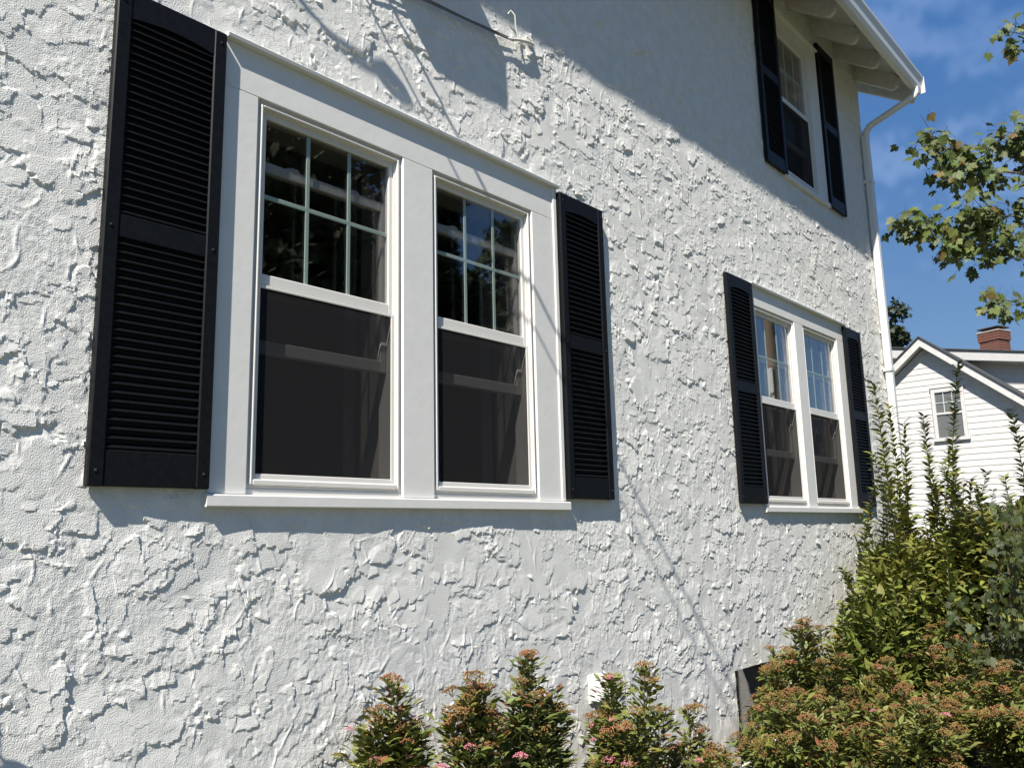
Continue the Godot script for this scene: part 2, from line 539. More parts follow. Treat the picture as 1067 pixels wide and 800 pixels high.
var slat_mesh: ArrayMesh
func shutter(parent: Node, label: String, x0: float, y0: float, y1: float, w := 0.38) -> void:
	var s := part("shutter", parent)
	s.position = Vector3(x0, y0, 0.010)
	s.set_meta("label", label)
	var h := y1 - y0
	var st := 0.047
	var z := 0.030
	slab("stile", Vector3(0, 0, 0), Vector3(st, h, z), M.shutter_black, s, 0.004)
	slab("stile", Vector3(w - st, 0, 0), Vector3(w, h, z), M.shutter_black, s, 0.004)
	slab("bottom_rail", Vector3(st - 0.001, 0.001, 0.001), Vector3(w - st + 0.001, 0.108, z - 0.003), M.shutter_black, s, 0.003)
	var mid := h * 0.478
	slab("middle_rail", Vector3(st - 0.001, mid, 0.001), Vector3(w - st + 0.001, mid + 0.075, z - 0.003), M.shutter_black, s, 0.003)
	# top rail with a shallow arch cut into its lower edge
	var b := MB.new()
	var seg := 12
	for k in seg:
		var t0 := float(k) / seg
		var t1 := float(k + 1) / seg
		var a0 := lerpf(st - 0.001, w - st + 0.001, t0)
		var a1 := lerpf(st - 0.001, w - st + 0.001, t1)
		var e0 := h - 0.098 + 0.016 * (1.0 - pow(2.0 * t0 - 1.0, 2.0))
		var e1 := h - 0.098 + 0.016 * (1.0 - pow(2.0 * t1 - 1.0, 2.0))
		b.quad(Vector3(a0, e0, z - 0.003), Vector3(a1, e1, z - 0.003), Vector3(a1, h - 0.001, z - 0.003), Vector3(a0, h - 0.001, z - 0.003), Vector3(0, 0, 1))
		b.quad(Vector3(a0, e0, z - 0.003), Vector3(a1, e1, z - 0.003), Vector3(a1, e1, 0.012), Vector3(a0, e0, 0.012), Vector3(0, -1, 0))
		b.quad(Vector3(a0, h - 0.001, z - 0.003), Vector3(a1, h - 0.001, z - 0.003), Vector3(a1, h - 0.001, 0.001), Vector3(a0, h - 0.001, 0.001), Vector3(0, 1, 0))
	add("top_rail", b, M.shutter_black, s)
	slab("back_panel", Vector3(st - 0.002, 0.02, 0.002), Vector3(w - st + 0.002, h - 0.02, 0.009), M.shutter_black, s, 0.0)
	if slat_mesh == null:
		var m := MB.new()
		var L := w - 2 * st
		m.prism([Vector3(0, 0.004, -0.011), Vector3(0, 0.0115, -0.009), Vector3(0, -0.004, 0.0085), Vector3(0, -0.007, 0.0095), Vector3(0, -0.0095, 0.008)], Vector3(L, 0, 0))
		slat_mesh = m.mesh()
	for span in [[0.108, mid], [mid + 0.075, h - 0.088]]:
		var n := int(round((span[1] - span[0]) / 0.0272))
		for k in n:
			var o := put("slat", slat_mesh, M.shutter_black, s)
			o.position = Vector3(st, lerpf(span[0], span[1], (k + 0.5) / n), 0.0165)
			o.rotation.x = rng.randfn(0.0, 0.02)
	for p in [[0.022, 0.045], [w - 0.022, 0.045], [0.022, mid + 0.03], [w - 0.022, mid + 0.03], [0.022, h - 0.045], [w - 0.022, h - 0.045]]:
		var m := MB.new()
		m.tube([Vector3(p[0], p[1], z - 0.004), Vector3(p[0], p[1], z + 0.002), Vector3(p[0], p[1], z + 0.0035)], [0.0055, 0.0055, 0.0025], 8)
		add("screw", m, M.screw, s)

func house() -> void:
	var h := thing("stucco_house", "white stucco house with black shutters and open rafter eave", "house")
	var units := [[1.395, 3.268, 1.66, 3.33], [5.47, 7.27, 1.66, 3.285], [6.285, 7.205, 4.34, 5.87]]
	var holes := []
	for q in units:
		holes.append([q[0] + 0.04, q[1] - 0.04, q[2] + 0.03, q[3] - 0.06])
	holes.append([4.90, 5.72, 0.15, 0.705])
	stucco_wall(h, holes, units)
	# the rest of the shell
	for s in [[Vector3(-1.5, 0, -7), Vector3(-1.3, 6.1, -0.004)], [Vector3(8.15, 0, -7), Vector3(8.357, 6.1, -0.004)], [Vector3(-1.3, 0, -7), Vector3(8.15, 6.1, -6.8)]]:
		slab("wall", s[0], s[1], M.stucco_plain, h, 0.0)
	for s in [[0.7, 0.85], [3.62, 3.8], [6.0, 6.1]]:
		slab("floor", Vector3(-1.3, s[0], -6.8), Vector3(8.15, s[1], -0.03), M.room_floor, h, 0.0)
	slab("partition", Vector3(-1.3, 0.86, -4.6), Vector3(8.15, 3.61, -4.5), M.room, h, 0.0)
	slab("partition", Vector3(4.1, 0.86, -4.49), Vector3(4.2, 3.61, -0.03), M.room, h, 0.0)
	slab("partition", Vector3(-1.3, 3.81, -4.6), Vector3(8.15, 5.99, -4.5), M.room, h, 0.0)
	slab("ceiling", Vector3(-1.29, 3.58, -4.49), Vector3(8.14, 3.615, -0.04), M.room, h, 0.0)
	slab("partition", Vector3(8.12, 0.86, -4.49), Vector3(8.147, 3.57, -0.04), M.room, h, 0.0)
	# windows
	var u := window_unit(h, "double_window", "pair of double-hung windows, sashes pushed up behind half screens, seen large", 1.395, 3.268, [[1.533, 2.226], [2.398, 3.072]], 1.722, 3.143, 3.33, 1.706, 1.662, 0.445)
	u = window_unit(h, "double_window", "pair of double-hung windows reflecting blue sky near the downspout", 5.47, 7.27, [[5.53, 6.22], [6.385, 7.09]], 1.722, 3.13, 3.285, 1.706, 1.664, 0.30)
	u = window_unit(h, "single_window", "upper window in the shade of the eave", 6.285, 7.205, [[6.355, 7.01]], 4.40, 5.74, 5.86, 4.385, 4.345, 0.30)
	# shutters
	var where := "black louvred shutter "
	shutter(h, where + "with sun glints, on the near side of the large window pair", 1.006, 1.718, 3.315)
	shutter(h, where + "between the large window pair and bare stucco", 3.272, 1.718, 3.300)
	shutter(h, where + "on the near side of the sky-reflecting pair", 5.088, 1.718, 3.275)
	shutter(h, where + "half behind tall leafy shoots", 7.235, 1.718, 3.265)
	shutter(h, where + "in eave shade, near side of the upper window", 5.925, 4.360, 5.95)
	shutter(h, where + "in eave shade, under the rafter tails", 7.215, 4.360, 5.95)
	# cellar window
	var cw := part("cellar_window", h)
	frame4("reveal", 4.885, 5.735, 0.135, 0.72, [0.016, 0.016, 0.016, 0.016], -0.24, -0.006, M.stucco_plain, cw, 0.0)
	frame4("sash", 4.902, 5.718, 0.152, 0.703, [0.04, 0.04, 0.05, 0.04], -0.22, -0.18, M.pole_wood, cw, 0.002)
	slab("pane", Vector3(4.94, 0.20, -0.205), Vector3(5.68, 0.665, -0.20), M.glass, cw, 0.0)
	# vent hood low on the wall
	var vh := part("vent_hood", h)
	var b := MB.new()
	b.prism([Vector3(3.42, 0.87, -0.01), Vector3(3.42, 0.865, 0.02), Vector3(3.42, 0.775, 0.06), Vector3(3.42, 0.76, 0.06), Vector3(3.42, 0.76, -0.01)], Vector3(0.10, 0, 0))
	add("hood", b, M.stucco_plain, vh)
	slab("flange", Vector3(3.41, 0.745, -0.005), Vector3(3.55, 0.875, 0.010), M.stucco_plain, vh, 0.002)
	# roof
	var rf := part("roof", h)
	var deck := MB.new()
	for k: float in [1.0, -1.0]:
		var e := 0.47 if k > 0 else -7.47
		deck.quad(Vector3(-2.0, 5.895, e), Vector3(8.60, 5.895, e), Vector3(8.60, 8.475, -3.5), Vector3(-2.0, 8.475, -3.5), Vector3(0, -1, -k))
		deck.quad(Vector3(-2.0, 6.005, e), Vector3(8.60, 6.005, e), Vector3(8.60, 5.895, e), Vector3(-2.0, 5.895, e), Vector3(0, 0, k))
		for xe: float in [-2.0, 8.60]:
			deck.quad(Vector3(xe, 5.895, e), Vector3(xe, 6.005, e), Vector3(xe, 8.585, -3.5), Vector3(xe, 8.475, -3.5), Vector3(xe - 3.0, 0, 0))
	add("deck", deck, M.soffit_paint, rf)
	b = MB.new()
	for k: float in [1.0, -1.0]:
		var e := 0.50 if k > 0 else -7.50
		b.prism([Vector3(-2.02, 5.990, e), Vector3(-2.02, 6.003, e), Vector3(-2.02, 8.605, -3.5), Vector3(-2.02, 8.59, -3.5)], Vector3(10.65, 0, 0))
	add("shingles", b, M.shingle, rf)
	for gx: float in [-1.4, 8.25]:
		b = MB.new()
		b.prism([Vector3(gx, 6.1, 0.0), Vector3(gx, 8.46, -3.5), Vector3(gx, 6.1, -7.0)], Vector3(0.1, 0, 0))
		add("gable_wall", b, M.stucco_plain, rf)
	b = MB.new()
	var tail := [Vector3(0, 6.215, -0.04), Vector3(0, 6.18, 0.02), Vector3(0, 5.955, 0.365), Vector3(0, 5.90, 0.415), Vector3(0, 5.845, 0.42), Vector3(0, 5.805, 0.40), Vector3(0, 5.785, 0.37), Vector3(0, 5.79, 0.335), Vector3(0, 6.055, -0.04)]
	for k in tail.size():
		tail[k] = tail[k] + Vector3(0, 0.008, 0)
	b.prism(tail, Vector3(0.045, 0, 0))
	var tm := b.mesh()
	for k in 9:
		var o := put("rafter_tail", tm, M.soffit_paint, rf)
		o.position = Vector3(8.29 - 0.547 * k, 0, 0)
	b = MB.new()
	var rk := Vector3(8.545, 0, 0)
	b.prism([rk + Vector3(0, 5.905, 0.47), rk + Vector3(0, 5.74, 0.475), rk + Vector3(0, 5.715, 0.45), rk + Vector3(0, 8.27, -3.5), rk + Vector3(0, 8.478, -3.5)], Vector3(0.045, 0, 0))
	add("rake_board", b, M.soffit_paint, rf)
	b = MB.new()
	b.prism([Vector3(8.34, 5.868, 0.47), Vector3(8.34, 5.885, 0.47), Vector3(8.34, 8.462, -3.5), Vector3(8.34, 8.444, -3.5)], Vector3(0.204, 0, 0))
	add("soffit_board", b, M.soffit_paint, rf)
	# gutter
	var g := part("gutter", h)
	b = MB.new()
	b.prism([Vector3(-2.0, 5.935, 0.478), Vector3(-2.0, 5.80, 0.478), Vector3(-2.0, 5.795, 0.53), Vector3(-2.0, 5.83, 0.548), Vector3(-2.0, 5.89, 0.558), Vector3(-2.0, 5.935, 0.575), Vector3(-2.0, 5.955, 0.578), Vector3(-2.0, 5.955, 0.570)], Vector3(10.58, 0, 0))
	add("trough", b, M.gutter_metal, g)
	slab("end_cap", Vector3(8.58, 5.79, 0.476), Vector3(8.584, 5.96, 0.58), M.gutter_metal, g, 0.001)
	# downspout
	var ds := part("downspout", h)
	b = MB.new()
	b.tube([Vector3(8.45, 5.81, 0.52), Vector3(8.45, 5.76, 0.52), Vector3(8.445, 5.72, 0.50), Vector3(8.43, 5.70, 0.46)], [0.034, 0.034, 0.035, 0.035], 8)
	add("elbow", b, M.gutter_metal, ds)
	b = MB.new()
	b.tube([Vector3(8.44, 5.71, 0.48), Vector3(8.31, 5.50, 0.10), Vector3(8.30, 5.44, 0.06), Vector3(8.30, 5.36, 0.052)], [0.034, 0.034, 0.035, 0.035], 8)
	add("offset_pipe", b, M.gutter_metal, ds)
	slab("pipe", Vector3(8.262, 0.12, 0.018), Vector3(8.336, 5.40, 0.082), M.gutter_metal, ds, 0.01)
	for sy: float in [1.2, 3.0, 4.9]:
		slab("strap", Vector3(8.248, sy, 0.006), Vector3(8.35, sy + 0.03, 0.0845), M.gutter_metal, ds, 0.002)

func curtain(label: String, x0: float, x1: float, y0: float, y1: float, group: String) -> void:
	var b := MB.new()
	var n := int((x1 - x0) / 0.006) + 2
	for k in n:
		var t0 := float(k) / n
		var t1 := float(k + 1) / n
		var a := lerpf(x0, x1, t0)
		var d := lerpf(x0, x1, t1)
		var z0 := -0.30 + 0.014 * sin(a * 150.0 + sin(a * 40.0))
		var z1 := -0.30 + 0.014 * sin(d * 150.0 + sin(d * 40.0))
		b.quad(Vector3(a, y0, z0), Vector3(d, y0, z1), Vector3(d, y1, z1), Vector3(a, y1, z0), Vector3(0, 0, 1))
	b.box(Vector3(x0 - 0.02, y1, -0.32), Vector3(x1 + 0.02, y1 + 0.02, -0.255), 0.004)
	var o := add("curtain", b, M.curtain)
	tag(o, label, "curtain", group)

# ---------------------------------------------------------------- plants
var LEAF: ArrayMesh
var MAPLE: Array = []
func leaf_shapes() -> void:
	var b := MB.new()   # lance-shaped leaf along +y, folded along its midrib, length 1
	var w := 0.20
	var p := [Vector3(0, 0, 0), Vector3(0, 0.35, 0.0), Vector3(0, 0.72, -0.03), Vector3(0, 1.0, -0.12)]
	for s: float in [-1.0, 1.0]:
		var q := [Vector3(0, 0, 0), Vector3(s * w, 0.33, 0.06), Vector3(s * w * 0.72, 0.68, 0.03), Vector3(0, 1.0, -0.12)]
		var nn := Vector3(-s * 0.3, 0, 1).normalized()
		for k in 3:
			b.tri(p[k], p[k + 1], q[k + 1], Vector3(0, 0, 1), Vector3(0, 0, 1), nn)
			if k > 0:
				b.tri(p[k], q[k + 1], q[k], Vector3(0, 0, 1), nn, nn)
	LEAF = b.mesh()
	# maple leaves: five toothed lobes, three variants, stalk included
	for vk in 3:
		b = MB.new()
		var out := [[0.06, 0.0], [0.22, -0.06], [0.30, 0.10], [0.46, 0.12], [0.38, 0.26], [0.60, 0.44], [0.40, 0.44], [0.42, 0.58], [0.22, 0.52], [0.20, 0.74], [0.10, 0.80], [0.0, 1.02]]
		var c0 := Vector3(0, 0.22, 0.0)
		for s: float in [-1.0, 1.0]:
			for k in out.size() - 1:
				var f := func(e: Array) -> Vector3:
					var px: float = s * e[0] * (1.0 + 0.08 * (vk - 1))
					var py: float = e[1]
					return Vector3(px, py, -0.10 * py * py - (0.10 + 0.10 * vk) * absf(px) + 0.05)
				b.ftri(c0, f.call(out[k]), f.call(out[k + 1]), Vector3(0, 0, 1))
		b.tube([Vector3(0, -0.55, 0.12), Vector3(0, -0.2, 0.03), Vector3(0, 0.05, 0.0)], [0.012, 0.012, 0.014], 3)
		MAPLE.append(b.mesh(true))

func face(dir: Vector3, normal: Vector3, size: float, at: Vector3) -> Transform3D:
	var y := dir.normalized()
	var x := y.cross(normal)
	if x.length() < 0.05:
		x = y.cross(Vector3(0.3, 0.5, 0.81))
	x = x.normalized()
	return Transform3D(Basis(x, y, x.cross(y)).scaled(Vector3.ONE * size), at)   # uniform
func jitter(c: Color, r: RandomNumberGenerator, amt := 0.3) -> Color:
	var k := 1.0 + r.randf_range(-amt, amt)
	return Color(c.r * k * r.randf_range(0.85, 1.2), c.g * k, c.b * k * r.randf_range(0.8, 1.2))
func rdir(r: RandomNumberGenerator) -> Vector3:
	return Vector3(r.randfn(), r.randfn(), r.randfn()).normalized()

var HEADS: Array = []
func head_shapes() -> void:
	# flat-topped dried flower clusters: hundreds of crumbs over a dome on thin rays
	var r := RandomNumberGenerator.new()
	r.seed = 11
	for vk in 5:
		var b := MB.new()
		for k in 95:
			var rad := sqrt(r.randf()) 
			var an := r.randf() * TAU
			var y := 0.42 * (1.0 - rad * rad) + r.randfn(0.0, 0.06) + 0.10 * sin(an * 3.0 + vk)
			var at := Vector3(rad * cos(an), y, rad * sin(an))
			if vk < 3:
				b.col = jitter(Color(0.25, 0.115, 0.045).lerp(Color(0.17, 0.13, 0.038), r.randf()), r, 0.4)
			elif vk == 3:
				b.col = jitter(Color(0.25, 0.12, 0.05), r, 0.35)
			else:
				b.col = jitter(Color(0.62, 0.16, 0.24).lerp(Color(0.6, 0.3, 0.3), r.randf()), r, 0.25)
			b.blob(at, Vector3(0.085, 0.075, 0.085) * r.randf_range(0.7, 1.25))
		b.col = Color(0.10, 0.09, 0.03)
		for k in 7:
			var an := TAU * k / 7.0
			b.tube([Vector3(0, -0.55, 0), Vector3(0.62 * cos(an), 0.12, 0.62 * sin(an))], [0.03, 0.02], 3)
		HEADS.append(b.mesh(true))

func spirea(label: String, at: Vector3, tall: float, wide: float, stems: int, heads: int, seed_: int, pink := 0.12, green := Color(0.135, 0.165, 0.036)) -> void:
	var s := thing("spirea_shrub", label, "shrub", at, "spirea shrubs along the wall")
	var r := RandomNumberGenerator.new()
	r.seed = seed_
	var b := MB.new()
	var xf := []
	var cols := []
	var tips := []
	for k in stems:
		var an := r.randf() * TAU
		var lean := sqrt(r.randf())
		var base := Vector3(cos(an), 0, sin(an)) * r.randf() * 0.10
		var tip := Vector3(cos(an) * wide * lean, tall * (1.0 - 0.32 * lean * lean) * r.randf_range(0.86 if wide < 0.2 else 0.70, 1.0), sin(an) * wide * lean * 0.8)
		if at.z + tip.z < 0.05:
			tip.z = 0.05 - at.z + r.randf() * 0.04
		var mid := base.lerp(tip, 0.55) + Vector3(0, 0.10 * tall, 0)
		var pts := []
		var rad := []
		for q in 7:
			var t := q / 6.0
			pts.append(base.lerp(mid, t).lerp(mid.lerp(tip, t), t))
			rad.append(lerpf(0.0045, 0.0012, t))
		b.tube(pts, rad, 4)
		tips.append([tip, (pts[6] - pts[5]).normalized()])
		# leaves up the stem and on short side shoots
		var nl := int(tall * 190)
		for q in nl:
			var t := pow(r.randf(), 0.6)
			var fi := t * 5.999
			var i := int(fi)
			var p: Vector3 = pts[i].lerp(pts[i + 1], fi - i)
			var along: Vector3 = (pts[i + 1] - pts[i]).normalized()
			var o := rdir(r)
			o = (o - along * o.dot(along)).normalized()
			p += o * r.randf() * r.randf() * 0.085
			var d := (o + along * r.randf_range(0.2, 1.0) + Vector3(0, 0.1, 0)).normalized()
			xf.append(face(d, Vector3(0, 1, 0) + rdir(r) * 0.6, r.randf_range(0.030, 0.058), p))
			var c := green.lerp(Color(0.16, 0.15, 0.03), r.randf() * r.randf())
			if r.randf() < 0.06:
				c = Color(0.17, 0.07, 0.025)
			cols.append(jitter(c, r, 0.3))
	add("stems", b, M.twig, s)
	multi("foliage", LEAF, M.leaf, xf, cols, s)
	for k in heads:
		var tp: Array = tips[k % tips.size()]
		var at2: Vector3 = tp[0]
		var up: Vector3 = tp[1]
		if k >= tips.size():
			at2 += Vector3(r.randfn(), -0.5 * absf(r.randfn()), r.randfn()) * 0.05
			if at.z + at2.z < 0.04:
				at2.z = 0.04 - at.z
		up = (up + Vector3(0, 0.8, 0) + rdir(r) * 0.35).normalized()
		var vk := r.randi() % 4
		if r.randf() < pink:
			vk = 4
		var o := put("flower_head", HEADS[vk], M.seed_brown, s)
		var sz := r.randf_range(0.026, 0.054) * (0.6 if vk == 4 else 1.0)
		o.transform = face(up, rdir(r), sz, at2 + up * sz * 0.3)

func shoot_shrub(label: String, at: Vector3, shoots: Array, bushy: int, bush: Vector3, seed_: int, green: Color, leaf := 0.052) -> void:
	var s := thing("tall_shoot_shrub", label, "shrub", at, "tall shrubs at the house corner")
	var r := RandomNumberGenerator.new()
	r.seed = seed_
	var b := MB.new()
	var xf := []
	var cols := []
	for sh in shoots:
		var base := Vector3(sh[0] * 0.35, 0, sh[2] * 0.35)
		var tip := Vector3(sh[0], sh[1], sh[2])
		var bend := Vector3(r.randfn(0, 0.11), 0, r.randfn(0, 0.11))
		var pts := []
		var rad := []
		for q in 9:
			var t := q / 8.0
			var p := base.lerp(tip, t)
			p.x = lerpf(base.x, tip.x, pow(t, 1.3))
			p.z = lerpf(base.z, tip.z, pow(t, 1.3))
			pts.append(p + bend * sin(t * PI))
			rad.append(lerpf(0.009, 0.0014, t))
		b.tube(pts, rad, 4)
		var pairs := int(sh[1] / 0.027)
		var phase := r.randf() * TAU
		for q in pairs:
			var t := 0.30 + 0.70 * q / pairs
			var fi := t * 7.999
			var i := int(fi)
			var p: Vector3 = pts[i].lerp(pts[i + 1], fi - i)
			var al: Vector3 = (pts[i + 1] - pts[i]).normalized()
			for k in 2:
				if r.randf() < 0.12:
					continue
				var an := phase + PI * k + PI * 0.5 * (q % 2) + r.randfn(0, 0.25)
				var o := Vector3(cos(an), 0, sin(an))
				var d := (o + al * r.randf_range(0.25, 0.9)).normalized()
				var sz := leaf * (1.05 - 0.35 * pow(t, 4.0)) * r.randf_range(0.75, 1.2)
				xf.append(face(d, al + rdir(r) * 0.3, sz, p))
				cols.append(jitter(green.lerp(Color(0.13, 0.15, 0.03), r.randf() * r.randf()), r, 0.3))
	for q in bushy:
		var p := rdir(r) * pow(r.randf(), 0.4)
		p = Vector3(p.x * bush.x, bush.y * (0.55 + 0.5 * p.y), p.z * bush.z)
		var d := (Vector3(p.x, 0.25, p.z).normalized() + rdir(r) * 0.8).normalized()
		xf.append(face(d, Vector3(0, 1, 0) + rdir(r) * 0.7, leaf * r.randf_range(0.8, 1.25), p))
		cols.append(jitter(green, r, 0.35))
	add("stems", b, M.twig, s)
	multi("foliage", LEAF, M.leaf, xf, cols, s)

func maple_twig(s: Node, path: Array, r: RandomNumberGenerator, leaves: int, single: int, spread: float, mats: Array, bulk: Array, thick := 0.009, big := 1.0, tipped := 0.85) -> void:
	var b := MB.new()
	var rad := []
	for k in path.size():
		rad.append(lerpf(thick, 0.002, float(k) / (path.size() - 1)))
	b.tube(path, rad, 5)
	var sprays := []      # side sprays that carry the leaves in tufts
	for q in maxi(int(leaves / 8.0), 3):
		var fi := pow(r.randf(), tipped) * (path.size() - 1.001)
		var i := int(fi)
		var p: Vector3 = path[i].lerp(path[i + 1], fi - i)
		var al: Vector3 = (path[i + 1] - path[i]).normalized()
		var o := rdir(r)
		o.y = o.y * 0.55 - 0.1
		var far := spread * pow(r.randf(), 0.7) * (1.0 - 0.45 * fi / path.size())
		var at: Vector3 = p + o * far + al * far * 0.4
		b.tube([p, p.lerp(at, 0.6) + Vector3(0, 0.01, 0), at], [0.003, 0.002, 0.0014], 3)
		sprays.append([p, at])
	sprays.append([path[-2], path[-1]])
	for q in leaves:
		var sp: Array = sprays[r.randi() % sprays.size()]
		var at: Vector3 = sp[0].lerp(sp[1], pow(r.randf(), 0.5)) + rdir(r) * 0.085
		var d := (rdir(r) * 0.75 + Vector3(0, -0.75, 0)).normalized()
		var sz := r.randf_range(0.054, 0.090) * big
		var t := face(d, Vector3(-0.75, 0.75, 0.35) + rdir(r) * 0.9, sz, at + d * sz * 0.4)
		if q < single:
			put("leaf", MAPLE[r.randi() % 3], mats[r.randi() % mats.size()], s).transform = t
		else:
			bulk.append(t)
	add("twig", b, M.twig, s)

func leaf_mass(s: Node, xf: Array, greens: Array) -> void:
	var r := RandomNumberGenerator.new()
	r.seed = 9
	var cols := []
	for k in xf.size():
		cols.append(jitter(greens[0].lerp(greens[1], r.randf()), r, 0.25))
	multi("further_leaves", MAPLE[1], M.thick_leaf, xf, cols, s)

func leaf_mats(prefix: String, list: Array) -> Array:
	var out := []
	for k in list.size():
		var m := mat("%s_%d" % [prefix, k], list[k].linear_to_srgb(), 0.5)
		m.backlight_enabled = true
		m.metallic_specular = 0.3
		m.backlight = Color(0.6, 0.6, 0.3)
		m.cull_mode = BaseMaterial3D.CULL_DISABLED
		out.append(m)
	return out

func crown_tree(called: String, label: String, at: Vector3, tall: float, radius: float, crown: float, n: int, seed_: int, green: Color, leaf: float, group := "") -> void:
	var s := thing(called, label, "tree", at, group)
	var r := RandomNumberGenerator.new()
	r.seed = seed_
	var b := MB.new()
	b.tube([Vector3(0, -0.2, 0), Vector3(0.05, tall * 0.35, 0), Vector3(0.0, tall * 0.65, 0.05), Vector3(0.1, tall * 0.9, 0)], [tall * 0.028, tall * 0.02, tall * 0.012, 0.02], 8)
	add("trunk", b, M.bark, s)
	var clumps := []
	var limbs := MB.new()
	for k in 38:
		var d := rdir(r)
		var c := Vector3(d.x * radius, tall - crown * 0.5 + d.y * crown * 0.5, d.z * radius) * 1.0
		c = Vector3(0, tall - crown * 0.5, 0).lerp(c, r.randf_range(0.45, 1.0))
		clumps.append([c, radius * r.randf_range(0.16, 0.34)])
		var from := Vector3(0, tall * r.randf_range(0.3, 0.7), 0)
		limbs.tube([from, from.lerp(c, 0.6) + Vector3(0, 0.1, 0), c], [tall * 0.008, tall * 0.004, 0.008], 4)
	add("limbs", limbs, M.bark, s)
	var xf := []
	var cols := []
	for q in n:
		var c: Array = clumps[r.randi() % clumps.size()]
		var p: Vector3 = c[0] + rdir(r) * c[1] * pow(r.randf(), 0.45)
		xf.append(face(rdir(r) + Vector3(0, -0.4, 0), Vector3(0, 1, 0) + rdir(r), leaf * r.randf_range(0.7, 1.3), p))
		cols.append(jitter(green, r, 0.35))
	multi("crown", MAPLE[0], M.thick_leaf, xf, cols, s)

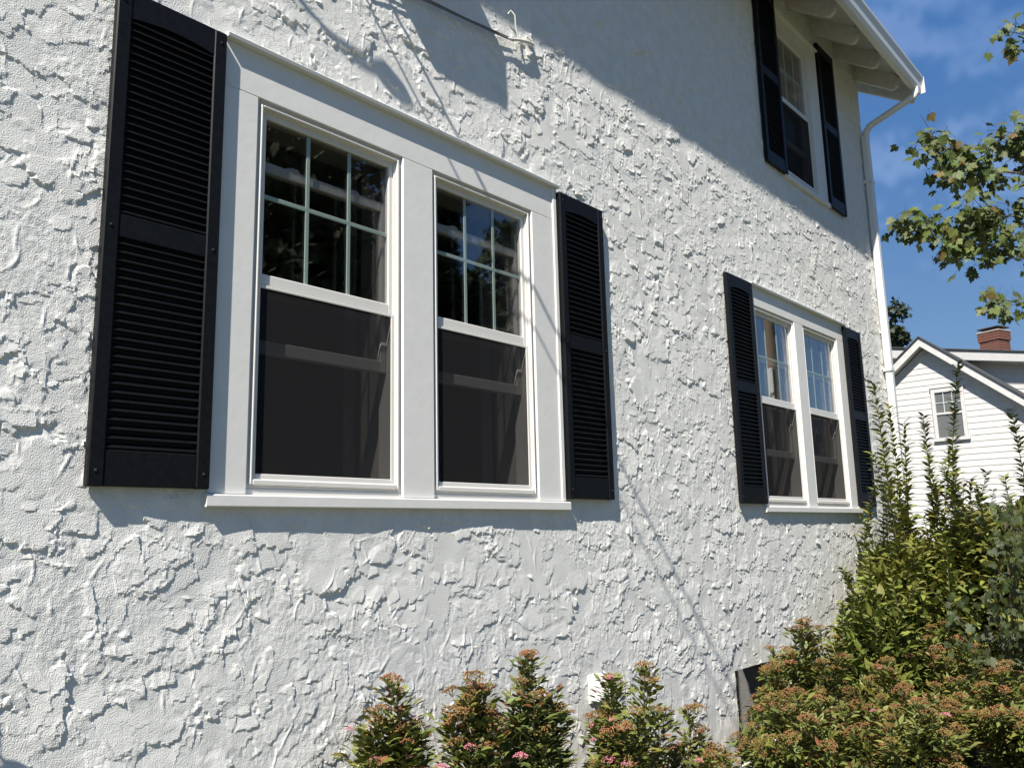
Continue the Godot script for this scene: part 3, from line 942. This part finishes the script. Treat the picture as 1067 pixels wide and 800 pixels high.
# ---------------------------------------------------------------- neighbour
func neighbour() -> void:
	var h := thing("clapboard_house", "white clapboard house with gable and red brick chimney behind the shrubs", "house")
	var X := 20.0
	var pk := Vector2(-2.72, 5.46)      # z and y of the gable wall's peak
	var half := 2.5
	var slope := 0.845
	var b := MB.new()
	b.prism([Vector3(X + 0.02, -0.1, pk.x - half), Vector3(X + 0.02, -0.1, pk.x + half), Vector3(X + 0.02, pk.y - slope * half, pk.x + half), Vector3(X + 0.02, pk.y, pk.x), Vector3(X + 0.02, pk.y - slope * half, pk.x - half)], Vector3(5.0, 0, 0))
	add("wall", b, M.clapboard, h)
	var e := 0.132
	var k := 3
	while k * e < pk.y - 0.1:
		var y0 := k * e
		var y1 := y0 + e + 0.012
		var w0 := minf(half, (pk.y - y0) / slope)
		var w1 := minf(half, maxf((pk.y - y1) / slope, 0.02))
		b = MB.new()
		var a := Vector3(X + 0.001, y0, pk.x - w0)
		var d := Vector3(X + 0.001, y0, pk.x + w0)
		var f := Vector3(X + 0.012, y1, pk.x + w1)
		var g := Vector3(X + 0.012, y1, pk.x - w1)
		b.quad(a, d, f, g, Vector3(-1, 0, 0))
		b.quad(a, d, Vector3(X + 0.015, y0, pk.x + w0), Vector3(X + 0.015, y0, pk.x - w0), Vector3(0, -1, 0))
		add("clapboard", b, M.clapboard, h)
		k += 1
	# window in the gable
	var wn := part("window", h)
	var z0 := -2.66
	var z1 := -2.00
	for q in [[z0, z0 + 0.075, 3.42, 4.50, "casing"], [z1 - 0.075, z1, 3.42, 4.50, "casing"], [z0 + 0.074, z1 - 0.074, 4.42, 4.499, "casing"], [z0 - 0.03, z1 + 0.03, 3.35, 3.42, "sill"], [z0 - 0.02, z1 + 0.02, 4.50, 4.525, "drip_cap"]]:
		slab(q[4], Vector3(X - 0.06, q[2], q[0]), Vector3(X + 0.0, q[3], q[1]), M.clapboard if q[4] != "drip_cap" else M.shingle, wn, 0.003)
	slab("blind", Vector3(X - 0.024, 3.42, z0 + 0.06), Vector3(X - 0.018, 4.43, z1 - 0.06), M.blind, wn, 0.0)
	slab("pane", Vector3(X - 0.034, 3.43, z0 + 0.07), Vector3(X - 0.032, 4.42, z1 - 0.07), M.glass, wn, 0.0)
	slab("meeting_rail", Vector3(X - 0.048, 3.93, z0 + 0.07), Vector3(X - 0.03, 3.975, z1 - 0.07), M.clapboard, wn, 0.002)
	for q: float in [0.333, 0.667]:
		var mz := lerpf(z0 + 0.07, z1 - 0.07, q)
		slab("muntin", Vector3(X - 0.040, 3.97, mz - 0.008), Vector3(X - 0.029, 4.42, mz + 0.008), M.grille, wn, 0.0)
	slab("muntin", Vector3(X - 0.0402, 4.18, z0 + 0.07), Vector3(X - 0.0292, 4.196, z1 - 0.07), M.grille, wn, 0.0)
	# gable roof and its rake boards
	var rf := part("roof", h)
	for s: float in [-1.0, 1.0]:
		var ez := pk.x + s * (half + 0.3)
		var ey := pk.y - slope * (half + 0.3)
		b = MB.new()
		b.prism([Vector3(X - 0.26, pk.y + 0.01, pk.x), Vector3(X - 0.26, pk.y + 0.21, pk.x), Vector3(X - 0.26, ey + 0.21, ez), Vector3(X - 0.26, ey + 0.01, ez)], Vector3(0.04, 0, 0))
		add("rake_board", b, M.clapboard, rf)
		b = MB.new()
		b.prism([Vector3(X - 0.22, pk.y + 0.03, pk.x), Vector3(X - 0.22, pk.y + 0.20, pk.x), Vector3(X - 0.22, ey + 0.20, ez), Vector3(X - 0.22, ey + 0.03, ez)], Vector3(5.2, 0, 0))
		add("soffit", b, M.clapboard, rf)
		b = MB.new()
		b.prism([Vector3(X - 0.30, pk.y + 0.212, pk.x), Vector3(X - 0.30, pk.y + 0.24, pk.x), Vector3(X - 0.30, ey + 0.24, ez), Vector3(X - 0.30, ey + 0.212, ez)], Vector3(5.3, 0, 0))
		add("shingles", b, M.shingle, rf)
	# the long wing behind, turned away from the gable
	var wg := part("wing", h)
	wg.position = Vector3(21.2, 0, -4.45)
	wg.rotation.y = -atan2(2.4, 3.3)
	slab("wall", Vector3(-3, -0.1, -4), Vector3(9, 5.7, -0.4), M.clapboard, wg, 0.0)
	for q in 16:
		var y0 := 3.6 + q * 0.132
		b = MB.new()
		b.quad(Vector3(-3, y0, -0.38), Vector3(9, y0, -0.38), Vector3(9, y0 + 0.14, -0.392), Vector3(-3, y0 + 0.14, -0.392), Vector3(0, 0, 1))
		b.quad(Vector3(-3, y0, -0.38), Vector3(9, y0, -0.38), Vector3(9, y0, -0.395), Vector3(-3, y0, -0.395), Vector3(0, -1, 0))
		add("clapboard", b, M.clapboard, wg)
	slab("fascia", Vector3(-3.2, 5.70, -0.03), Vector3(9.2, 5.95, 0.0), M.clapboard, wg, 0.004)
	slab("soffit", Vector3(-3.2, 5.705, -0.39), Vector3(9.2, 5.72, -0.03), M.clapboard, wg, 0.0)
	b = MB.new()
	b.prism([Vector3(-3.3, 5.955, 0.04), Vector3(-3.3, 5.985, 0.04), Vector3(-3.3, 6.15, -2.0), Vector3(-3.3, 5.95, -4.0)], Vector3(12.6, 0, 0))
	add("shingles", b, M.shingle, wg)
	# chimney
	var ch := part("chimney", h)
	ch.position = Vector3(25.5, 0, -2.36)
	ch.rotation.y = -0.35
	ch.scale = Vector3(0.88, 0.985, 0.88)
	slab("core", Vector3(-0.27, 5.2, -0.30), Vector3(0.27, 6.76, 0.30), M.mortar, ch, 0.0)
	b = MB.new()
	var r := RandomNumberGenerator.new()
	r.seed = 5
	for row in 20:
		var y0 := 5.25 + row * 0.075
		var grow := 0.03 if row >= 17 else 0.0
		for side in 4:
			var tb := Transform3D(Basis(Vector3.UP, side * PI * 0.5), Vector3.ZERO)
			var hw := (0.31 if side % 2 == 0 else 0.28) + grow
			var dist := (0.28 if side % 2 == 0 else 0.31) + grow
			var z := -hw + (0.0 if row % 2 == 0 else -0.10)
			while z < hw:
				var za := maxf(z, -hw)
				var zb := minf(z + 0.19, hw)
				if zb - za > 0.03:
					b.box(Vector3(dist - 0.09, y0, za), Vector3(dist + r.randf_range(-0.002, 0.004), y0 + 0.064, zb), 0.0, tb)
				z += 0.20
	var bk := add("bricks", b, M.brick, ch)
	bk.set_meta("kind", "stuff")
	slab("crown", Vector3(-0.33, 6.75, -0.36), Vector3(0.33, 6.80, 0.36), M.mortar, ch, 0.01)
	b = MB.new()
	b.box(Vector3(-0.16, 6.80, -0.2), Vector3(0.16, 6.86, 0.2), 0.0)
	b.box(Vector3(-0.30, 6.87, -0.34), Vector3(0.30, 6.90, 0.34), 0.01)
	add("cap", b, M.dark_metal, ch)

func _ready() -> void:
	# ---- camera
	var cam := Camera3D.new()
	cam.name = "camera"
	cam.projection = Camera3D.PROJECTION_PERSPECTIVE
	cam.fov = 49.02
	cam.near = 0.05
	cam.far = 600.0
	cam.transform = Transform3D(Basis(Vector3(0.66381517, -0.02321497, 0.74753627), Vector3(-0.11704959, 0.98397644, 0.13449819), Vector3(-0.73868045, -0.17678076, 0.65046119)).orthonormalized(), Vector3(0, 1.55, 2.56))
	add_child(cam)
	cam.current = true
	# ---- sky
	var sky_mat := ProceduralSkyMaterial.new()
	sky_mat.sky_top_color = lin(0.030, 0.100, 0.27)
	sky_mat.sky_horizon_color = lin(0.20, 0.32, 0.45)
	sky_mat.sky_curve = 0.16
	sky_mat.ground_horizon_color = lin(0.14, 0.17, 0.12)
	sky_mat.ground_bottom_color = lin(0.06, 0.08, 0.04)
	sky_mat.sun_angle_max = 12.0
	sky_mat.sun_curve = 0.08
	var cl := FastNoiseLite.new()
	cl.seed = 14
	cl.frequency = 1.7
	cl.fractal_octaves = 5
	cl.domain_warp_enabled = true
	cl.domain_warp_amplitude = 0.5
	cl.domain_warp_frequency = 1.2
	var bank := Vector3(0.86, 0.485 * 2.4, -0.21).normalized()
	var im := Image.create(1024, 512, false, Image.FORMAT_RGBA8)
	for y in 512:
		var up := (0.5 - (y + 0.5) / 512.0) * PI
		for x in 1024:
			var az := (x + 0.5) / 1024.0 * TAU
			az -= PI
			var d := Vector3(sin(az) * cos(up), sin(up) * 2.4, -cos(az) * cos(up))
			var k := cl.get_noise_3dv(d * 1.3)
			var a := clampf((k - 0.08) * 0.6, 0.0, 0.14)
			# a bank of thin cloud beyond the eave
			var off := d.normalized().angle_to(bank)
			a += clampf((0.62 + 1.7 * k) * exp(-off * off / 0.020), 0.0, 0.75)
			im.set_pixel(x, y, Color(0.78, 0.80, 0.84, a))
	sky_mat.sky_cover = ImageTexture.create_from_image(im)
	sky_mat.sky_cover_modulate = Color(0.88, 0.89, 0.92, 1.0)
	var env := Environment.new()
	env.background_mode = Environment.BG_SKY
	env.sky = Sky.new()
	env.sky.sky_material = sky_mat
	env.tonemap_mode = Environment.TONE_MAPPER_LINEAR
	env.tonemap_exposure = 1.66
	env.sdfgi_enabled = true
	env.ssao_enabled = true
	env.ssil_enabled = true
	var we := WorldEnvironment.new()
	we.name = "environment"
	we.environment = env
	add_child(we)
	# ---- sun
	var sun := DirectionalLight3D.new()
	sun.name = "sun"
	sun.light_energy = 1.6
	sun.light_color = Color(1.0, 0.972, 0.928)
	sun.light_angular_distance = 0.53
	sun.shadow_enabled = true
	add_child(sun)
	sun.look_at_from_position(Vector3.ZERO, SUN, Vector3.UP)

	rng.seed = 3
	make_materials()
	leaf_shapes()
	head_shapes()
	# ---- ground
	var b := MB.new()
	b.quad(Vector3(-250, 0, -250), Vector3(250, 0, -250), Vector3(250, 0, 250), Vector3(-250, 0, 250), Vector3.UP)
	tag(add("ground", b, M.grass), "", "", "", "structure")
	# ---- the house
	house()
	neighbour()
	# ---- things on and in the house
	var ac := thing("window_air_conditioner", "small beige air conditioner projecting from an upper window", "air conditioner", Vector3(1.80, 4.385, 0.0))
	slab("case", Vector3(0, 0, -0.02), Vector3(0.49, 0.29, 0.25), M.ac_metal, ac, 0.01)
	for k in 9:
		slab("louvre", Vector3(0.03 + 0.048 * k, 0.04, 0.2495), Vector3(0.05 + 0.048 * k, 0.25, 0.254), M.ac_metal, ac, 0.0)
	for k in [[1, 2.16, 2.22], [2, 3.01, 3.07]]:
		curtain("sheer white curtain gathered inside the %s window of the large pair" % ("mullion-side" if k[0] == 1 else "shutter-side"), k[1], k[2], 1.75, 3.2, "sheer curtains")
	curtain("wide sheer curtain behind the sky-reflecting windows", 5.60, 6.16, 1.7, 2.42, "sheer curtains")
	curtain("sheer curtain beside the far sky-reflecting window", 6.55, 7.05, 1.7, 2.42, "sheer curtains")
	# ---- cables
	var sc := thing("service_cable", "black overhead service cables running out from the house wall", "cable")
	for q in [[Vector3(1.27, 4.92, 0.02), 0.006, 0.0], [Vector3(1.20, 4.79, 0.02), 0.004, 0.05]]:
		b = MB.new()
		var pts := []
		var rad := []
		for k in 15:
			var t := k / 14.0
			pts.append(q[0] + Vector3(0.35 * t * t + q[2] * t, 1.9 * t * t - 0.25 * sin(PI * t) * 0.2, 24.0 * pow(t, 1.6)))
			rad.append(q[1] * 1.6)
		b.tube(pts, rad, 6)
		add("strand", b, M.cable_black, sc)
	b = MB.new()
	var loop := []
	var lr := []
	for p in [[1.50, 3.80], [1.695, 3.623], [1.78, 3.575], [1.87, 3.525], [1.98, 3.495], [2.10, 3.485], [2.19, 3.46]]:
		loop.append(Vector3(p[0], p[1], 0) - SUN * 0.36)
		lr.append(0.008)
	loop.push_front(Vector3(1.27, 4.92, 0.02))
	lr.append(0.008)
	b.tube(loop, lr, 6)
	b.tube([loop[6], loop[7], loop[7] + Vector3(0.06, 0.0, 0.01)], [0.018, 0.03, 0.016], 8)
	add("drip_loop", b, M.cable_black, sc)
	slab("bracket", Vector3(1.17, 4.75, -0.01), Vector3(1.32, 4.97, 0.03), M.ac_metal, sc, 0.004)
	var wc := thing("wall_cable", "thin dark cable stapled along the stucco, white tie at its end", "cable")
	b = MB.new()
	b.tube([Vector3(1.55, 3.86, 0.03), Vector3(2.0, 3.90, 0.032), Vector3(2.29, 3.925, 0.03), Vector3(2.55, 3.955, 0.032), Vector3(2.80, 3.985, 0.034), Vector3(2.95, 4.01, 0.03)], [0.0045, 0.0045, 0.0045, 0.0045, 0.0045, 0.0045], 6)
	b.tube([Vector3(1.55, 3.88, 0.022), Vector3(2.2, 3.935, 0.024), Vector3(2.6, 3.975, 0.022), Vector3(2.92, 4.02, 0.022)], [0.004, 0.004, 0.004, 0.004], 5)
	add("cable", b, M.cable_black, wc)
	b = MB.new()
	b.tube([Vector3(2.90, 4.00, 0.032), Vector3(2.98, 4.025, 0.04), Vector3(3.05, 4.045, 0.04), Vector3(3.095, 4.055, 0.03), Vector3(3.10, 4.085, 0.02), Vector3(3.06, 4.09, 0.02)], [0.006, 0.009, 0.011, 0.011, 0.009, 0.006], 6)
	b.tube([Vector3(2.99, 4.03, 0.03), Vector3(2.96, 4.10, 0.035), Vector3(2.95, 4.15, 0.04), Vector3(2.93, 4.17, 0.03), Vector3(2.92, 4.15, 0.02)], [0.0045, 0.0045, 0.0045, 0.0045, 0.0045], 6)
	add("tie", b, M.vinyl, wc)
	# ---- shrubs
	spirea("small browned spirea with pink blossoms, lowest against the stucco under the large sill", Vector3(1.98, 0, 0.23), 1.08, 0.14, 24, 32, 101, 0.2)
	spirea("rounded brown-headed spirea beneath the mullion of the large windows", Vector3(2.36, 0, 0.24), 1.05, 0.12, 15, 22, 102, 0.05)
	spirea("narrow upright spirea with green leaves, taller than the rounded one beside it", Vector3(2.70, 0, 0.24), 1.09, 0.15, 19, 15, 103, 0.15, Color(0.10, 0.135, 0.035))
	spirea("spirea with a domed brown top in front of the vent hood", Vector3(3.37, 0, 0.27), 1.0, 0.24, 20, 26, 104, 0.14)
	spirea("low loose spirea between the vent hood and the cellar window", Vector3(3.74, 0, 0.34), 0.72, 0.26, 18, 24, 105, 0.1)
	spirea("large brown spirea hiding most of the cellar window", Vector3(5.12, 0, 0.42), 1.0, 0.44, 40, 48, 106, 0.05)
	spirea("spirea spreading in front of the cellar window", Vector3(4.40, 0, 0.62), 0.78, 0.40, 36, 40, 107, 0.05)
	spirea("broad spirea with faded pink heads below the tall shoots", Vector3(6.30, 0, 0.85), 0.90, 0.42, 38, 42, 108, 0.06)
	spirea("greenest spirea in the middle of the shrub bed", Vector3(5.05, 0, 0.92), 0.82, 0.42, 38, 34, 109, 0.07, Color(0.12, 0.13, 0.022))
	spirea("brown-headed spirea right in front of the dark maple sapling", Vector3(5.80, 0, 1.28), 0.76, 0.40, 36, 38, 110, 0.05)
	spirea("spirea at the outer edge of the shrub bed", Vector3(4.55, 0, 1.12), 0.74, 0.38, 34, 32, 111, 0.05)
	spirea("spirea beside the shutter of the large pair, throwing a shadow on stucco", Vector3(0.49, 0, 0.11), 1.46, 0.10, 20, 20, 112, 0.1)
	var g1 := Color(0.165, 0.185, 0.036)
	var sh := []
	var r := RandomNumberGenerator.new()
	r.seed = 55
	for k in 34:
		sh.append([r.randf_range(-0.55, 0.7), r.randf_range(1.2, 2.15), r.randf_range(-0.32, 0.5)])
	sh.append([-0.28, 2.66, -0.05])
	sh.append([-0.12, 2.5, 0.0])
	sh.append([0.05, 2.38, 0.05])
	sh.append([0.4, 2.45, 0.1])
	shoot_shrub("tall bright green shoots rising beside the downspout and last shutter", Vector3(7.0, 0, 0.45), sh, 6500, Vector3(0.75, 1.35, 0.42), 201, g1, 0.095)
	sh = []
	for k in 22:
		sh.append([r.randf_range(-0.35, 0.5), r.randf_range(0.9, 1.45), r.randf_range(-0.2, 0.4)])
	shoot_shrub("short green shoots leaning on the stucco below the last shutter", Vector3(6.25, 0, 0.42), sh, 2400, Vector3(0.35, 1.05, 0.3), 202, Color(0.145, 0.175, 0.034), 0.085)
	sh = []
	for k in 22:
		sh.append([r.randf_range(-0.7, 0.8), r.randf_range(1.4, 2.2), r.randf_range(-0.5, 0.6)])
	sh.append([-0.30, 2.80, -0.15])
	sh.append([0.1, 2.45, 0.1])
	sh.append([0.35, 2.5, 0.3])
	shoot_shrub("tall thin-leaved shoots in front of the clapboard gable", Vector3(7.5, 0, 1.05), sh, 6500, Vector3(0.8, 1.6, 0.65), 203, Color(0.16, 0.175, 0.036), 0.095)
	sh = []
	for k in 24:
		sh.append([r.randf_range(-0.8, 0.8), r.randf_range(1.2, 1.9), r.randf_range(-0.7, 0.7)])
	shoot_shrub("dense dark shrub behind the other tall shoots", Vector3(9.3, 0, 0.9), sh, 8000, Vector3(1.0, 1.6, 1.2), 204, Color(0.06, 0.078, 0.022), 0.085)
	# ---- maple sapling in the bed and maple twigs overhead
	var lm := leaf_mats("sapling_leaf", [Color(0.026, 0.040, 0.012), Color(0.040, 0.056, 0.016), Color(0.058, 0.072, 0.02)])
	var sp := thing("maple_sapling", "dark broad-leaved maple sapling among the shrubs", "tree", Vector3(6.25, 0, 1.22))
	var mr := RandomNumberGenerator.new()
	mr.seed = 301
	var bulk := []
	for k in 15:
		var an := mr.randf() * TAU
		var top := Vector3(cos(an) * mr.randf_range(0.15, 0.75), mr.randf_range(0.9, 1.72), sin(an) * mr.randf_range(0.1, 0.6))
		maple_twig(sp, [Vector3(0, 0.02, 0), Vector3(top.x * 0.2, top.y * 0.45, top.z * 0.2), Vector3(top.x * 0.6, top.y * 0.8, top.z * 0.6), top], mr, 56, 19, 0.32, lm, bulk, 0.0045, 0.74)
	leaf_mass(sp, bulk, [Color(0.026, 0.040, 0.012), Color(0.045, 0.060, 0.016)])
	bulk = []
	lm = leaf_mats("maple_leaf", [Color(0.070, 0.100, 0.026), Color(0.090, 0.122, 0.030), Color(0.050, 0.076, 0.020), Color(0.110, 0.135, 0.036), Color(0.13, 0.090, 0.035)])
	var mp := thing("maple_tree", "maple twigs with green and bronze leaves against the blue sky", "tree", Vector3(8.4, 0, 4.4))
	b = MB.new()
	b.tube([Vector3(0, -0.1, 0), Vector3(0.05, 2.2, 0), Vector3(0, 4.4, -0.05), Vector3(0.1, 6.5, 0)], [0.16, 0.12, 0.09, 0.04], 10)
	add("trunk", b, M.bark, mp)
	var o := mp.position
	var ends := [
		[Vector3(8.3, 3.2, 4.2), Vector3(7.4, 3.75, 2.7), Vector3(6.60, 3.92, 1.72), Vector3(6.50, 4.02, 1.42), Vector3(6.46, 4.20, 1.20), Vector3(6.42, 4.40, 1.06)],
		[Vector3(8.3, 3.0, 4.2), Vector3(7.4, 3.45, 2.8), Vector3(6.65, 3.62, 1.75), Vector3(6.52, 3.66, 1.50), Vector3(6.47, 3.72, 1.26)],
		[Vector3(8.3, 2.9, 4.2), Vector3(7.3, 3.2, 2.7), Vector3(6.6, 3.40, 1.68), Vector3(6.50, 3.46, 1.40), Vector3(6.43, 3.54, 1.15), Vector3(6.40, 3.68, 1.00), Vector3(6.37, 3.83, 0.88)],
		[Vector3(8.3, 2.7, 4.2), Vector3(7.3, 2.9, 2.7), Vector3(6.6, 3.00, 1.65), Vector3(6.50, 3.05, 1.46), Vector3(6.46, 3.10, 1.30)],
		[Vector3(8.3, 3.8, 4.2), Vector3(7.4, 4.5, 2.8), Vector3(6.7, 4.95, 1.85), Vector3(6.50, 5.02, 1.62)],
		[Vector3(8.3, 3.4, 4.2), Vector3(7.3, 4.0, 2.7), Vector3(6.65, 4.18, 1.80), Vector3(6.53, 4.26, 1.58)],
	]
	for k in ends.size():
		var path := []
		for p in ends[k]:
			path.append(p - o)
		maple_twig(mp, path.slice(1), mr, [340, 330, 300, 90, 100, 230][k], [70, 52, 80, 32, 28, 34][k], [0.40, 0.44, 0.27, 0.20, 0.24, 0.38][k], lm, bulk, 0.010)
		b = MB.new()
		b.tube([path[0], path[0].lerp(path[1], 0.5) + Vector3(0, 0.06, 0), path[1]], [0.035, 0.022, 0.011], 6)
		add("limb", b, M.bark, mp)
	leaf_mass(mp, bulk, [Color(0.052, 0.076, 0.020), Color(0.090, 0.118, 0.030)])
	# ---- trees beyond: one past the neighbour, three across the yard that the panes mirror
	crown_tree("far_tree", "dark tree showing beside the downspout beyond the clapboard house", Vector3(31.6, 0, -7.6), 10.3, 1.75, 6.0, 6500, 401, Color(0.028, 0.042, 0.016), 0.17)
	crown_tree("yard_tree", "large shady tree across the yard mirrored in the large windows", Vector3(10.2, 0, 14.2), 13.5, 4.6, 11.5, 34000, 402, Color(0.03, 0.048, 0.014), 0.26, "trees across the yard")
	crown_tree("yard_tree", "lower spreading tree across the yard beside the shady one", Vector3(17.4, 0, 15.2), 11.0, 4.6, 9.8, 30000, 403, Color(0.03, 0.05, 0.015), 0.25, "trees across the yard")
	crown_tree("yard_tree", "distant small tree across the yard beyond the utility pole", Vector3(29.0, 0, 11.5), 5.6, 3.6, 4.6, 9000, 404, Color(0.03, 0.05, 0.015), 0.25, "trees across the yard")
	var up2 := thing("utility_pole", "weathered wooden utility pole across the yard", "pole", Vector3(20.4, 0, 6.4))
	b = MB.new()
	b.tube([Vector3(0, -0.1, 0), Vector3(0, 5, 0), Vector3(0, 9.2, 0)], [0.16, 0.14, 0.11], 10)
	add("post", b, M.pole_wood, up2)
	slab("crossarm", Vector3(-0.05, 8.4, -1.1), Vector3(0.05, 8.52, 1.1), M.pole_wood, up2, 0.01)
	slab("marker_plate", Vector3(-0.19, 3.2, -0.07), Vector3(-0.14, 5.6, 0.07), M.gutter_metal, up2, 0.004)
